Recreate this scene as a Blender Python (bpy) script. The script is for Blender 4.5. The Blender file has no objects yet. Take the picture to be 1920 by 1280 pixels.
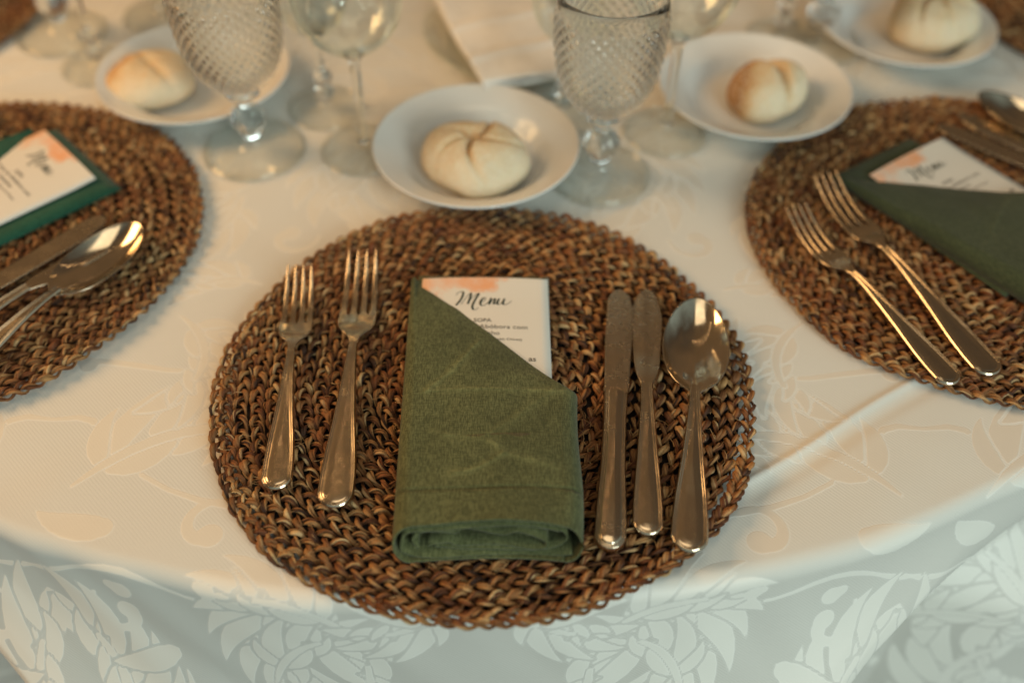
import bpy, math, random
import numpy as np
from mathutils import Matrix, Vector
random.seed(7); rng = np.random.default_rng(11)
R = math.radians
sc = bpy.context.scene
COL = sc.collection

# ------------------------------------------------------------------ camera
cam_d = bpy.data.cameras.new('camera'); cam = bpy.data.objects.new('camera', cam_d); COL.objects.link(cam)
PITCH, CAMH, ROLL = 0.8196, 0.5427, 0.0115
_cp, _sp, _c, _s = math.cos(PITCH), math.sin(PITCH), math.cos(ROLL), math.sin(ROLL)
X = Vector((1, 0, 0)); U = Vector((0, _sp, _cp)); F = Vector((0, _cp, -_sp))
rx = X*_c + U*_s; uy = -X*_s + U*_c; bz = -F
m = Matrix(((rx.x, uy.x, bz.x, 0), (rx.y, uy.y, bz.y, 0), (rx.z, uy.z, bz.z, CAMH), (0, 0, 0, 1)))
cam.matrix_world = m
cam_d.sensor_width = 36; cam_d.lens = 36*1876.6/1920
cam_d.clip_start = 0.02; cam_d.clip_end = 100
cam_d.dof.use_dof = True; cam_d.dof.focus_distance = 0.664; cam_d.dof.aperture_fstop = 2.0
sc.camera = cam

# ------------------------------------------------------------------ world and lamps
w = bpy.data.worlds.new('World'); sc.world = w; w.use_nodes = True
nt = w.node_tree; nt.nodes.clear()
def N(t, **k):
    n = nt.nodes.new(t)
    for a, b in k.items(): setattr(n, a, b)
    return n
out = N('ShaderNodeOutputWorld'); bg = N('ShaderNodeBackground')
tc = N('ShaderNodeTexCoord'); sep = N('ShaderNodeSeparateXYZ')
nz = N('ShaderNodeTexNoise'); nz.inputs['Scale'].default_value = 2.2; nz.inputs['Detail'].default_value = 3
nt.links.new(tc.outputs['Generated'], nz.inputs['Vector']); nt.links.new(tc.outputs['Generated'], sep.inputs[0])
# a dim hall: brown behind and above, pale daylight towards the front right
mx = N('ShaderNodeMath', operation='MULTIPLY'); mx.inputs[1].default_value = .6
my = N('ShaderNodeMath', operation='MULTIPLY'); my.inputs[1].default_value = -.8
ad = N('ShaderNodeMath', operation='ADD'); cr = N('ShaderNodeValToRGB')
nt.links.new(sep.outputs['X'], mx.inputs[0]); nt.links.new(sep.outputs['Y'], my.inputs[0])
nt.links.new(mx.outputs[0], ad.inputs[0]); nt.links.new(my.outputs[0], ad.inputs[1])
ad2 = N('ShaderNodeMath', operation='MULTIPLY_ADD'); ad2.inputs[1].default_value = .9
nt.links.new(nz.outputs['Fac'], ad2.inputs[0]); nt.links.new(ad.outputs[0], ad2.inputs[2])
nt.links.new(ad2.outputs[0], cr.inputs[0])
cr.color_ramp.elements[0].position = 0.0; cr.color_ramp.elements[0].color = (.115, .072, .038, 1)
cr.color_ramp.elements[1].position = 1.0; cr.color_ramp.elements[1].color = (.22, .27, .26, 1)
e = cr.color_ramp.elements.new(.5); e.color = (.055, .042, .030, 1)
nt.links.new(cr.outputs[0], bg.inputs[0]); bg.inputs[1].default_value = 1.5
nt.links.new(bg.outputs[0], out.inputs[0])

def lamp(name, kind, loc, target, energy, color, size=None, size_y=None, radius=None):
    d = bpy.data.lights.new(name, kind); d.energy = energy; d.color = color
    o = bpy.data.objects.new(name, d); COL.objects.link(o); o.location = loc
    if kind == 'AREA':
        d.shape = 'RECTANGLE'; d.size = size; d.size_y = size_y or size
        o.rotation_euler = (Vector(target)-Vector(loc)).to_track_quat('-Z', 'Y').to_euler()
    if radius: d.shadow_soft_size = radius
    return o
lamp('warm_hall_light', 'AREA', (-1.75, .85, 1.30), (-.1, .45, 0), 38, (1, .58, .25), 1.0, .9)
lamp('window_daylight', 'AREA', (1.15, -1.35, .75), (0, .45, 0), 30, (.86, 1, .95), 1.1, .9)
lamp('overhead_fill', 'AREA', (-.05, .40, 1.6), (-.05, .42, 0), 3.8, (1, .80, .54), .8)  # unseen fill lamp added to brighten the middle of the table
lamp('sparkle_lamp', 'AREA', (.55, -.75, 1.25), (0, .6, 0), 2.6, (.88, 1, .98), .13, .16)  # small bright lamp added for glints on glass and cutlery
for i in range(9):                                   # string of fairy lights overhead, mirrored in the spoons
    t = i/10
    lamp('fairy_light', 'POINT', (-.75+1.5*t, .95+.35*t, 1.35-.35*math.sin(math.pi*t)), None, .07, (1, .62, .3), radius=.009)

sc.view_settings.view_transform = 'Standard'; sc.view_settings.look = 'None'
sc.view_settings.exposure = -.16; sc.view_settings.gamma = 1
sc.render.engine = 'CYCLES'
sc.cycles.use_denoising = True
sc.cycles.max_bounces = 14; sc.cycles.transmission_bounces = 12; sc.cycles.glossy_bounces = 6
sc.cycles.sample_clamp_indirect = 6

# ------------------------------------------------------------------ helpers
def tag(o, label=None, cat=None, group=None, kind=None):
    if label: o['label'] = label
    if cat: o['category'] = cat
    if group: o['group'] = group
    if kind: o['kind'] = kind
    return o
def empty(name, loc, rz=0.0, label=None, cat=None, group=None):
    o = bpy.data.objects.new(name, None); COL.objects.link(o)
    o.location = loc; o.rotation_euler = (0, 0, rz); o.empty_display_size = .02
    return tag(o, label, cat, group)
def mesh(name, v, f, mat=None, parent=None, smooth=True, attrs=None):
    me = bpy.data.meshes.new(name)
    v = np.asarray(v, dtype=np.float32).reshape(-1, 3)
    if isinstance(f, np.ndarray):
        k = f.shape[1]; n = len(f)
        me.vertices.add(len(v)); me.vertices.foreach_set('co', v.ravel())
        me.loops.add(n*k); me.loops.foreach_set('vertex_index', f.astype(np.int32).ravel())
        me.polygons.add(n); me.polygons.foreach_set('loop_start', np.arange(0, n*k, k, dtype=np.int32))
        me.polygons.foreach_set('loop_total', np.full(n, k, dtype=np.int32))
        me.update(calc_edges=True); me.validate()
    else:
        me.from_pydata([tuple(p) for p in v.tolist()], [], f); me.update()
    if smooth: me.polygons.foreach_set('use_smooth', np.ones(len(me.polygons), dtype=bool))
    for an, (ty, data) in (attrs or {}).items():
        a = me.attributes.new(an, ty, 'POINT')
        if ty == 'FLOAT': a.data.foreach_set('value', np.asarray(data, dtype=np.float32).ravel())
        else: a.data.foreach_set('vector', np.asarray(data, dtype=np.float32).ravel())
    if mat: me.materials.append(mat)
    o = bpy.data.objects.new(name, me); COL.objects.link(o)
    if parent: o.parent = parent
    return o
def grid_faces(nr, nc, closed=False):
    r = np.arange(nr-1)[:, None]; c = np.arange(nc if closed else nc-1)[None, :]
    c2 = (c+1) % nc
    a = r*nc+c; b = r*nc+c2; d = (r+1)*nc+c; e = (r+1)*nc+c2
    return np.stack([a, b, e, d], -1).reshape(-1, 4)
def lathe(name, prof, mat, parent=None, n=64, disp=None, loc=(0, 0, 0)):
    prof = np.array(prof, float); th = np.linspace(0, 2*np.pi, n, endpoint=False)
    rr = prof[:, 0][:, None].repeat(n, 1); zz = prof[:, 1][:, None].repeat(n, 1)
    if disp is not None: rr = rr+disp(th[None, :], prof[:, 1][:, None], prof[:, 2][:, None] if prof.shape[1] > 2 else 1)
    v = np.stack([rr*np.cos(th), rr*np.sin(th), zz], -1).reshape(-1, 3)
    o = mesh(name, v, grid_faces(len(prof), n, True), mat, parent); o.location = loc
    return o
def spline(pts, n):
    """Catmull-Rom through the rows of pts, n samples"""
    P = np.array(pts, float); P = np.vstack([2*P[0]-P[1], P, 2*P[-1]-P[-2]])
    t = np.linspace(0, len(P)-3-1e-9, n); i = t.astype(int); f = (t-i)[:, None]
    a, b, c, d = P[i], P[i+1], P[i+2], P[i+3]
    return .5*((2*b)+(c-a)*f+(2*a-5*b+4*c-d)*f**2+(3*b-a-3*c+d)*f**3)
def copy_tree(o, parent=None):
    c = o.copy(); COL.objects.link(c); c.parent = parent
    for ch in list(o.children): copy_tree(ch, c)
    return c
def vnoise(x, y, seed=0):
    """smooth value noise in numpy"""
    r = np.random.default_rng(seed); T = r.random((64, 64))
    xi = np.floor(x).astype(int); yi = np.floor(y).astype(int); fx = x-xi; fy = y-yi
    fx = fx*fx*(3-2*fx); fy = fy*fy*(3-2*fy)
    g = lambda a, b: T[a % 64, b % 64]
    return (g(xi, yi)*(1-fx)+g(xi+1, yi)*fx)*(1-fy)+(g(xi, yi+1)*(1-fx)+g(xi+1, yi+1)*fx)*fy-.5

class Mat:
    def __init__(s, name):
        s.m = bpy.data.materials.new(name); s.m.use_nodes = True; s.t = s.m.node_tree
        s.b = s.t.nodes['Principled BSDF']; s.o = s.t.nodes['Material Output']
    def n(s, ty, **k):
        x = s.t.nodes.new(ty); ins = k.pop('ins', {})
        for a, b in k.items(): setattr(x, a, b)
        for a, b in ins.items():
            if isinstance(b, bpy.types.NodeSocket): s.t.links.new(b, x.inputs[a])
            else: x.inputs[a].default_value = b
        return x
    def l(s, a, b): s.t.links.new(a, b)
    def set(s, **k):
        for a, b in k.items():
            a = a.replace('_', ' ')
            i = [x for x in s.b.inputs if x.name.lower() == a.lower()][0]
            if isinstance(b, bpy.types.NodeSocket): s.l(b, i)
            else: i.default_value = b
        return s
    def math(s, op, a, b=None, c=None):
        x = s.n('ShaderNodeMath', operation=op)
        for i, v in enumerate((a, b, c)):
            if v is None: continue
            if isinstance(v, bpy.types.NodeSocket): s.l(v, x.inputs[i])
            else: x.inputs[i].default_value = v
        return x.outputs[0]
    def attr(s, name, out='Fac'): return s.n('ShaderNodeAttribute', attribute_name=name).outputs[out]
    def obj(s): return s.n('ShaderNodeTexCoord').outputs['Object']
    def mapped(s, vec, scale): return s.n('ShaderNodeMapping', ins={'Vector': vec, 'Scale': scale}).outputs[0]
    def noise(s, vec, scale, detail=3, rough=.5):
        return s.n('ShaderNodeTexNoise', ins={'Vector': vec, 'Scale': scale, 'Detail': detail, 'Roughness': rough}).outputs['Fac']
    def ramp(s, fac, *stops):
        x = s.n('ShaderNodeValToRGB', ins={'Fac': fac}); el = x.color_ramp.elements
        while len(el) < len(stops): el.new(.5)
        for e_, (p, c) in zip(el, stops):
            e_.position = p; e_.color = (*c, 1) if len(c) == 3 else c
        return x.outputs[0]
    def mix(s, fac, a, b, blend='MIX'):
        x = s.n('ShaderNodeMix', data_type='RGBA', blend_type=blend)
        for i, v in ((0, fac), (6, a), (7, b)):
            if isinstance(v, bpy.types.NodeSocket): s.l(v, x.inputs[i])
            else: x.inputs[i].default_value = (*v, 1) if isinstance(v, tuple) and len(v) == 3 else v
        return x.outputs[2]
    def bump(s, h, strength, dist, normal=None):
        i = {'Height': h, 'Strength': strength, 'Distance': dist}
        if normal is not None: i['Normal'] = normal
        return s.n('ShaderNodeBump', ins=i).outputs[0]
    def maprange(s, v, a, b, c=0., d=1., smooth=True):
        return s.n('ShaderNodeMapRange', interpolation_type='SMOOTHSTEP' if smooth else 'LINEAR',
                   ins={'Value': v, 'From Min': a, 'From Max': b, 'To Min': c, 'To Max': d}).outputs[0]

# ------------------------------------------------------------------ materials
def mk_cloth():
    s = Mat('damask_tablecloth')
    sd = s.attr('motif'); leaf = s.maprange(sd, .0003, -.0003)
    line = s.math('MULTIPLY', s.maprange(s.math('ABSOLUTE', sd), .0013, .0002), 1)
    T = s.attr('warp', 'Vector'); o = s.obj()
    geo = s.n('ShaderNodeNewGeometry').outputs['Normal']
    amt = s.math('MULTIPLY_ADD', leaf, .23, -.09)
    sc_ = s.n('ShaderNodeVectorMath', operation='SCALE', ins={0: T, 'Scale': amt}).outputs[0]
    # twill ribs and weave grain
    rib = s.n('ShaderNodeTexWave', wave_type='BANDS', bands_direction='DIAGONAL', ins={'Vector': o, 'Scale': 210., 'Distortion': .6, 'Detail': 1.}).outputs['Fac']
    rib = s.math('MULTIPLY', rib, s.math('SUBTRACT', 1.0, s.math('MULTIPLY', leaf, .8)))
    grain = s.noise(o, 1500., 2)
    big = s.noise(o, 14., 3)
    h = s.math('ADD', s.math('MULTIPLY', grain, .5), s.math('MULTIPLY', rib, .5))
    h = s.math('ADD', h, s.math('MULTIPLY', leaf, 1.3))
    bn = s.bump(h, .5, .00022)
    add = s.n('ShaderNodeVectorMath', operation='ADD', ins={0: bn, 1: sc_}).outputs[0]
    nn = s.n('ShaderNodeVectorMath', operation='NORMALIZE', ins={0: add}).outputs[0]
    col = s.mix(leaf, (.635, .62, .565), (.745, .73, .665))
    col = s.mix(s.math('MULTIPLY', line, .22), col, (.86, .85, .80))
    col = s.mix(s.math('MULTIPLY', s.maprange(big, .35, .75), .15), col, (.62, .59, .54))
    s.set(base_color=col, roughness=s.math('SUBTRACT', .62, s.math('MULTIPLY', leaf, .16)), normal=nn, sheen_weight=.15, specular_ior_level=.35)
    return s.m
def mk_grass():
    s = Mat('braided_seagrass')
    t = s.attr('tint'); fu = s.attr('across'); fs = s.attr('along')
    vec = s.n('ShaderNodeCombineXYZ', ins={0: s.math('MULTIPLY', fu, 1.0), 1: s.math('MULTIPLY', fs, 60.), 2: s.math('MULTIPLY', t, 9.)}).outputs[0]
    fib = s.noise(vec, 5.0, 4, .65)
    patch = s.noise(s.obj(), 38., 3)
    base = s.ramp(t, (0., (.030, .011, .004)), (.22, (.16, .055, .015)), (.5, (.35, .155, .046)), (.78, (.56, .31, .115)), (1., (.76, .52, .25)))
    col = s.mix(s.maprange(fib, .38, .62), base, (.045, .018, .008))
    n2 = s.mix(.72, col, base)
    n3 = s.mix(s.math('MULTIPLY', s.maprange(patch, .45, .68), .40), n2, (.30, .085, .022))
    s.set(base_color=n3, roughness=s.maprange(fib, .3, .7, .55, .8), specular_ior_level=.5,
          normal=s.bump(fib, .9, .0007))
    return s.m
def mk_dark():
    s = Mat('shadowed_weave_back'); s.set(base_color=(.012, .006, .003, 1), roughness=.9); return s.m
def mk_metal(name, rough=.2, tint=(.66, .555, .41)):
    s = Mat(name); o = s.obj()
    scr = s.noise(s.mapped(o, (900, 60, 400)), 1.0, 3, .6); sm = s.noise(o, 55., 4, .6)
    sp = s.noise(o, 900., 2)
    col = s.mix(s.maprange(sm, .35, .7), (*tint, 1)[:3], tuple(c*.80 for c in tint))
    s.set(base_color=col, metallic=1., roughness=s.math('ADD', s.maprange(sm, .3, .75, rough-.05, rough+.1), s.math('MULTIPLY', scr, .05)),
          normal=s.bump(sm, .10, .0006))
    return s.m
def mk_napkin(name, c1, c2):
    s = Mat(name); o = s.obj()
    th = s.noise(s.mapped(o, (1300, 190, 700)), 1., 3, .75); th2 = s.noise(s.mapped(o, (200, 1200, 700)), 1., 2, .6)
    big = s.noise(o, 22., 3); cr_ = s.attr('crease')
    h = s.math('ADD', s.math('MULTIPLY', th, .7), s.math('MULTIPLY', th2, .3))
    base = s.mix(s.maprange(h, .38, .66), c1, c2)
    base = s.mix(s.math('MULTIPLY', s.maprange(big, .4, .7), .4), base, tuple(a*.72 for a in c1))
    cn = s.noise(s.mapped(o, (300, 300, 300)), 1., 2)
    cf = s.math('MULTIPLY', cr_, s.maprange(cn, .25, .6))
    base = s.mix(s.math('MULTIPLY', cf, .32), base, tuple(min(1, a*2.4) for a in c2))
    base = s.mix(s.math('MULTIPLY', s.attr('hem_shade'), .6), base, tuple(a*.35 for a in c1))  # darkens the seam colour to stand for shade in its groove
    s.set(base_color=base, roughness=.88, specular_ior_level=.2, sheen_weight=.12, sheen_roughness=.5, normal=s.bump(h, .8, .0005))
    return s.m
def mk_card():
    s = Mat('menu_paper'); o = s.obj()
    n1 = s.noise(o, 42., 5, .6); sep = s.n('ShaderNodeSeparateXYZ', ins={0: o})
    x, y = sep.outputs[0], sep.outputs[1]
    # watercolour wash bleeding in from the top left corner
    top = s.maprange(y, .090, .128, 0., 1., False); lf = s.maprange(x, .035, -.055, 0., 1., False)
    mk = s.math('MULTIPLY', top, lf); mk = s.math('MULTIPLY', s.math('ADD', mk, s.math('MULTIPLY_ADD', n1, 1.3, -.80)), s.maprange(mk, .02, .10))
    wash = s.maprange(mk, .0, .22)
    fade = s.math('MULTIPLY', wash, s.maprange(n1, .3, .65, .25, .85))
    col = s.mix(fade, (.70, .67, .60), (.80, .34, .14))
    s.set(base_color=col, roughness=.75, specular_ior_level=.3, normal=s.bump(s.noise(o, 1200., 3), .15, .0002))
    return s.m
def mk_simple(name, c, rough, **k):
    s = Mat(name); s.set(base_color=(*c, 1), roughness=rough, **k); return s.m
def mk_china():
    s = Mat('white_glazed_china'); o = s.obj()
    s.set(base_color=s.mix(s.noise(o, 30., 3), (.66, .655, .62), (.73, .725, .69)), roughness=.14, specular_ior_level=.5, normal=s.bump(s.noise(o, 60., 2), .06, .0004)); return s.m
def mk_bread():
    s = Mat('bread_crust'); o = s.obj()
    g = s.attr('bake'); n = s.noise(o, 60., 4, .6); f = s.noise(o, 420., 3, .7)
    bk = s.math('ADD', g, s.math('MULTIPLY_ADD', n, .5, -.27))
    col = s.ramp(bk, (0., (.75, .62, .43)), (.35, (.68, .49, .27)), (.7, (.52, .28, .10)), (1., (.34, .15, .045)))
    col = s.mix(s.math('MULTIPLY', s.maprange(f, .45, .62), .45), col, (.82, .74, .58))
    s.set(base_color=col, roughness=.85, specular_ior_level=.15, subsurface_weight=.08, subsurface_scale=.004, normal=s.bump(s.math('ADD', n, s.math('MULTIPLY', f, .4)), .9, .0022)); return s.m
def mk_glass(name, ior=1.45):
    s = Mat(name); o = s.obj()
    s.set(base_color=(.97, .985, .975, 1), transmission_weight=1., roughness=.012, ior=ior, normal=s.bump(s.noise(o, 90., 2), .05, .0006)); return s.m
def mk_thin(name, k=.85, p=1.8, c=(.972, .982, .976, 1)):
    s = Mat(name)      # thin blown wall: mostly see-through, mirror-like at glancing angles
    lw = s.n('ShaderNodeLayerWeight', ins={'Blend': .32}).outputs['Facing']
    fr = s.math('ADD', s.math('MULTIPLY', s.math('POWER', lw, p), k), .035)
    tr = s.n('ShaderNodeBsdfTransparent', ins={'Color': c}); gl = s.n('ShaderNodeBsdfGlossy', ins={'Roughness': .03, 'Color': (.95, 1, .98, 1)})
    mx_ = s.n('ShaderNodeMixShader', ins={0: fr, 1: tr.outputs[0], 2: gl.outputs[0]})
    s.l(mx_.outputs[0], s.o.inputs[0]); return s.m
CLOTH = mk_cloth(); GRASS = mk_grass(); DARK = mk_dark()
METAL = mk_metal('brushed_cutlery_steel', .16); BLADE = mk_metal('dull_blade_steel', .22, (.60, .51, .385)); MIRROR = mk_metal('polished_bowl_steel', .07, (.70, .61, .47))
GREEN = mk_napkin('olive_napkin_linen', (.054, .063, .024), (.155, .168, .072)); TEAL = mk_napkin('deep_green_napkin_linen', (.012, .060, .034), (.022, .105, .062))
DEEP = mk_napkin('dark_olive_linen', (.034, .046, .022), (.066, .084, .040))  # darker olive linen for the right-hand napkin
CARD = mk_card(); INK = mk_simple('green_black_ink', (.012, .030, .022), .6); GREY = mk_simple('grey_ink', (.10, .09, .075), .6)
CHINA = mk_china(); BREAD = mk_bread(); GLASS = mk_glass('cut_crystal'); THIN = mk_thin('thin_blown_glass'); FOOT = mk_thin('clear_glass_foot', .65, 2.4, (.982, .988, .982, 1))
WHITE = mk_napkin('white_cotton_cloth', (.74, .73, .69), (.84, .83, .79))

# ------------------------------------------------------------------ setting: floor
fl = Mat('hall_floor'); o_ = fl.obj()
fl.set(base_color=fl.ramp(fl.noise(o_, 3., 4), (0.3, (.05, .055, .05)), (.7, (.10, .10, .09))), roughness=.5)
f_ = mesh('floor', [(-6, -6, -.78), (6, -6, -.78), (6, 6, -.78), (-6, 6, -.78)], [(0, 1, 2, 3)], fl.m); tag(f_, kind='structure')

# ------------------------------------------------------------------ the damask motif as a distance field
TW, TH = .30, .46
def build_motif():
    nx, ny = 360, 552
    gx, gy = np.meshgrid((np.arange(nx)+.5)/nx*TW, (np.arange(ny)+.5)/ny*TH, indexing='ij')
    D = np.full(gx.shape, 1.); pos, neg = [], []
    def carve(lst, gap):
        for oy in (-TH, 0, TH):
            A = np.array(lst); x0, x1 = A[:, [0, 2]].min()-.03, A[:, [0, 2]].max()+.03; y0, y1 = A[:, [1, 3]].min()+oy-.03, A[:, [1, 3]].max()+oy+.03
            i0, i1 = max(0, int(x0/TW*nx)), min(nx, int(x1/TW*nx)+1); j0, j1 = max(0, int(y0/TH*ny)), min(ny, int(y1/TH*ny)+1)
            if i0 >= i1 or j0 >= j1: continue
            px, py = gx[i0:i1, j0:j1], gy[i0:i1, j0:j1]; d = np.full(px.shape, 1.)
            for (ax, ay, bx, by, wa, wb) in lst:
                dx, dy = bx-ax, by-ay; q = dx*dx+dy*dy+1e-12
                t = np.clip(((px-ax)*dx+(py-ay-oy)*dy)/q, 0, 1)
                np.minimum(d, np.hypot(px-ax-t*dx, py-ay-oy-t*dy)-(wa+(wb-wa)*t), out=d)
            w_ = D[i0:i1, j0:j1]
            if gap: np.maximum(w_, gap-d, out=w_)
            np.minimum(w_, d, out=w_)
    def stroke(dst, pts, ws):
        for i in range(len(pts)-1): dst.append((*pts[i], *pts[i+1], ws[i], ws[i+1]))
    def leaf(x, y, a, L, W, bend=0., vein=True):
        n = 9; p = [(x, y)]; ang = a
        for i in range(n-1):
            ang += bend/(n-1); p.append((p[-1][0]+L/(n-1)*math.cos(ang), p[-1][1]+L/(n-1)*math.sin(ang)))
        ws = [max(.0004, W*(math.sin(math.pi*min(1, (i/(n-1))**.8))**.85)*(1.-.25*i/(n-1))+.0009*(1-i/(n-1))) for i in range(n)]
        loc = []; stroke(loc, p, ws); carve(loc, .0024)
        if vein: stroke(neg, p[:6], [.0011]*6)
    def stem(pts, w0, w1):
        q = spline(pts, 16); stroke(pos, [tuple(a) for a in q], list(np.linspace(w0, w1, 16)))
    def plume(x, y, a, L, bend, s=1., n=6):
        """acanthus plume: curling leaflets overlapping along a curved spine"""
        p = [(x, y)]; an = [a]
        for i in range(14):
            t = (i+1)/14; aa = a+bend*t**1.4; an.append(aa); p.append((p[-1][0]+L/14*math.cos(aa), p[-1][1]+L/14*math.sin(aa)))
        leaf(*p[-2], an[-1], .055*s, .0100*s, bend*.4, False)
        for i in range(n, 0, -1):
            j = int(round(i*13/(n+.3))); t = j/14
            l = .092*s*(1-.40*t); w_ = .0098*s*(1-.30*t)
            for sg in (1, -1):
                outer = sg*bend < 0
                leaf(p[j][0], p[j][1], an[j]+sg*(.75 if outer else 1.05), l*(1.0 if outer else .66), w_*(1.05 if outer else .85), -sg*(.95 if outer else 1.6), False)
                if outer and i % 2: leaf(p[j][0], p[j][1], an[j]+sg*1.5, l*.55, w_*.7, -sg*1.2, False)
        loc = []; stroke(loc, p[:13], [.0036*s*math.sin(math.pi*min(1, (i+.6)/15))**.8*(1-.35*i/13)+.0005 for i in range(13)]); carve(loc, .0017)
    def curl(x, y, r, a0, d, w0):
        pts = []; n_ = 16
        for i in range(n_):
            t = i/(n_-1); rr = r*(1-.72*t**.8); a_ = a0+d*4.6*t; pts.append((x+rr*math.cos(a_), y+rr*math.sin(a_)))
        stroke(pos, pts, [w0*(.25+.75*t_) for t_ in np.linspace(0, 1, n_)]); pos.append((*pts[-1], *pts[-1], w0*1.5, w0*1.5))
    plume(.020, .030, 1.15, .165, -1.5, 1.15, 5)
    plume(.270, .045, 2.25, .155, 1.45, 1.1, 5)
    plume(.012, .235, .55, .165, 1.35, 1.2, 5)
    plume(.290, .255, 2.1, .150, -1.15, 1.15, 5)
    plume(.100, .450, -.7, .120, -1.2, 1.0, 4)
    plume(.235, .200, -2.5, .085, 1.5, .75, 4)
    plume(.150, .330, 1.9, .080, 1.0, .8, 3)
    plume(.150, .095, 1.5, .060, .9, .7, 3); plume(.075, .330, -2.4, .070, -1.0, .75, 3); plume(.180, .235, .4, .050, -1., .6, 3)
    for sp_ in ([(.0, .030), (.03, .030), (.08, .05), (.15, .03), (.22, .05), (.27, .098), (.30, .100)], [(.0, .215), (.03, .212), (.07, .19), (.13, .18), (.20, .145), (.27, .152), (.30, .154)], [(.10, .45), (.17, .42), (.23, .445), (.28, .44), (.30, .44)]):
        q_ = spline(sp_, 20); loc = []; stroke(loc, [tuple(a_) for a_ in q_], [.0014+.0012*abs(math.sin(i_*.5)) for i_ in range(20)]); D0 = D.copy(); carve(loc, 0); D[:] = np.where(D0 < .0016, D0, D)
    plume(.10, .165, -.3, .07, 1.0, .75, 3); plume(.085, .395, .9, .075, -1.0, .8, 3); plume(.215, .345, -1.6, .07, 1.1, .75, 3); plume(.02, .42, -1.0, .06, 1., .7, 3)
    curl(.175, .015, .024, 2.6, -1, .0055); curl(.035, .205, .020, .4, 1, .0045); curl(.165, .290, .022, 3., 1, .005); curl(.245, .400, .024, 1., -1, .0055)
    leaf(.235, .015, -.3, .055, .011, .9, False); leaf(.040, .400, .9, .055, .011, -.7, False); leaf(.285, .215, 1.2, .045, .010, .8, False); leaf(.215, .365, -.6, .06, .011, .8, False)
    for (x, y, r) in [(.175, .185, .0075), (.010, .150, .009), (.118, .255, .0075), (.290, .150, .007), (.120, .020, .0075), (.235, .425, .0085), (.03, .405, .007), (.17, .43, .006)]:
        pos.append((x, y, x+.005, y+.004, r, r*.6))
    for q_ in pos: carve([q_], 0)
    return D
MOTIF = build_motif()
def motif(u, v):
    u = np.abs(((u+TW) % (2*TW))-TW); v = v % TH
    nx, ny = MOTIF.shape
    fx = np.clip(u/TW*nx-.5, 0, nx-1.001); fy = (v/TH*ny-.5) % ny
    i = fx.astype(int); j = np.floor(fy).astype(int) % ny; a = fx-i; b = fy-np.floor(fy); j2 = (j+1) % ny
    return (MOTIF[i, j]*(1-a)+MOTIF[i+1, j]*a)*(1-b)+(MOTIF[i, j2]*(1-a)+MOTIF[i+1, j2]*a)*b

# ------------------------------------------------------------------ tablecloth over the round table
TC = np.array([-.0455, 1.1085]); TR = .820; EDGE = .012
def sstep(a, b, x): t = np.clip((x-a)/(b-a), 0, 1); return t*t*(3-2*t)
def cloth_point(u, v):
    s = np.hypot(u, v); ph = np.arctan2(v, u)
    arc = EDGE*np.pi/2; s0 = TR-EDGE
    a = np.clip((s-s0)/arc, 0, 1)*np.pi/2
    d = np.maximum(0, s-s0-arc)
    r = np.where(s < s0, s, s0+EDGE*np.sin(a)); z = -EDGE*(1-np.cos(a))-d
    # hanging folds: a nearly flat panel in front, crests at its two sides
    q = (ph+np.pi/2+.012+np.pi) % (2*np.pi)-np.pi
    crest = .445-.16*sstep(.0, .17, d)
    per = 2*np.pi/9
    t = np.abs(q)/crest
    g = np.interp(t, [0, .45, .8, .93, 1., 1.06, 1.16, 1.4, 1.75, 2.0, 2.2, 2.6, 3.2], [0, .010, .038, .052, .055, .048, .012, -.045, -.03, .02, .04, -.02, .0])
    far = .03*np.cos(9*q)
    g = np.where(t > 3.0, far, g)
    r = r+g*sstep(0, .2, d)*(1+1.2*np.maximum(0, d-.1))
    r = r+d*.05
    x, y = TC[0]+r*np.cos(ph), TC[1]+r*np.sin(ph)
    top = 1-sstep(s0-.02, s0+.02, s)
    # soft unevenness and one pressed crease running between two of the mats
    z = z+top*(.0024*vnoise(x*8, y*8, 3)+.0010*vnoise(x*24+5, y*24, 4))
    ax, ay, bx, by = .135, .372, .335, .500
    L = math.hypot(bx-ax, by-ay); tx, ty = (bx-ax)/L, (by-ay)/L
    al = (x-ax)*tx+(y-ay)*ty; pe = -(x-ax)*ty+(y-ay)*tx+.002*np.sin(al*30)
    k = np.exp(-(pe/.0028)**2)*sstep(-.01, .03, al)*(1-sstep(L-.03, L+.03, al))
    k2 = np.exp(-((pe+.010)/.006)**2)*sstep(-.01, .03, al)*(1-sstep(L-.03, L+.03, al))
    z = z+top*(.0019*k-.0012*k2)
    x = x+(1-top)*.004*vnoise(u*12, z*10, 8); y = y+(1-top)*(.007*vnoise(u*11+3, z*7, 9)+.0022*vnoise(u*34+z*20, z*16, 12))
    return np.stack([x, y, z], -1)
def axis(lo, hi, a, b, fine, coarse):
    return np.concatenate([np.arange(lo, a, coarse), np.arange(a, b, fine), np.arange(b, hi, coarse)])
ua = axis(-1.36, 1.36, -.66, .72, .0019, .022); va = axis(-1.36, 1.36, -1.04, .03, .0019, .022)
uu, vv = np.meshgrid(ua, va, indexing='xy')
ss = np.hypot(uu, vv); lim = 1.38
Pc = cloth_point(uu, vv); Pd = cloth_point(uu, vv+.001); Tv = (Pd-Pc); Tv /= np.linalg.norm(Tv, axis=-1, keepdims=True)
fc = grid_faces(len(va), len(ua))
keep = (ss.ravel()[fc] < lim).all(1); fc = fc[keep]
cloth = mesh('tablecloth', Pc, fc, CLOTH, attrs={'motif': ('FLOAT', motif(uu+.57, vv+.32)), 'warp': ('FLOAT_VECTOR', Tv)})
tag(cloth, 'cream damask tablecloth with a woven leaf pattern draped over the round table', 'tablecloth')

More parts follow.
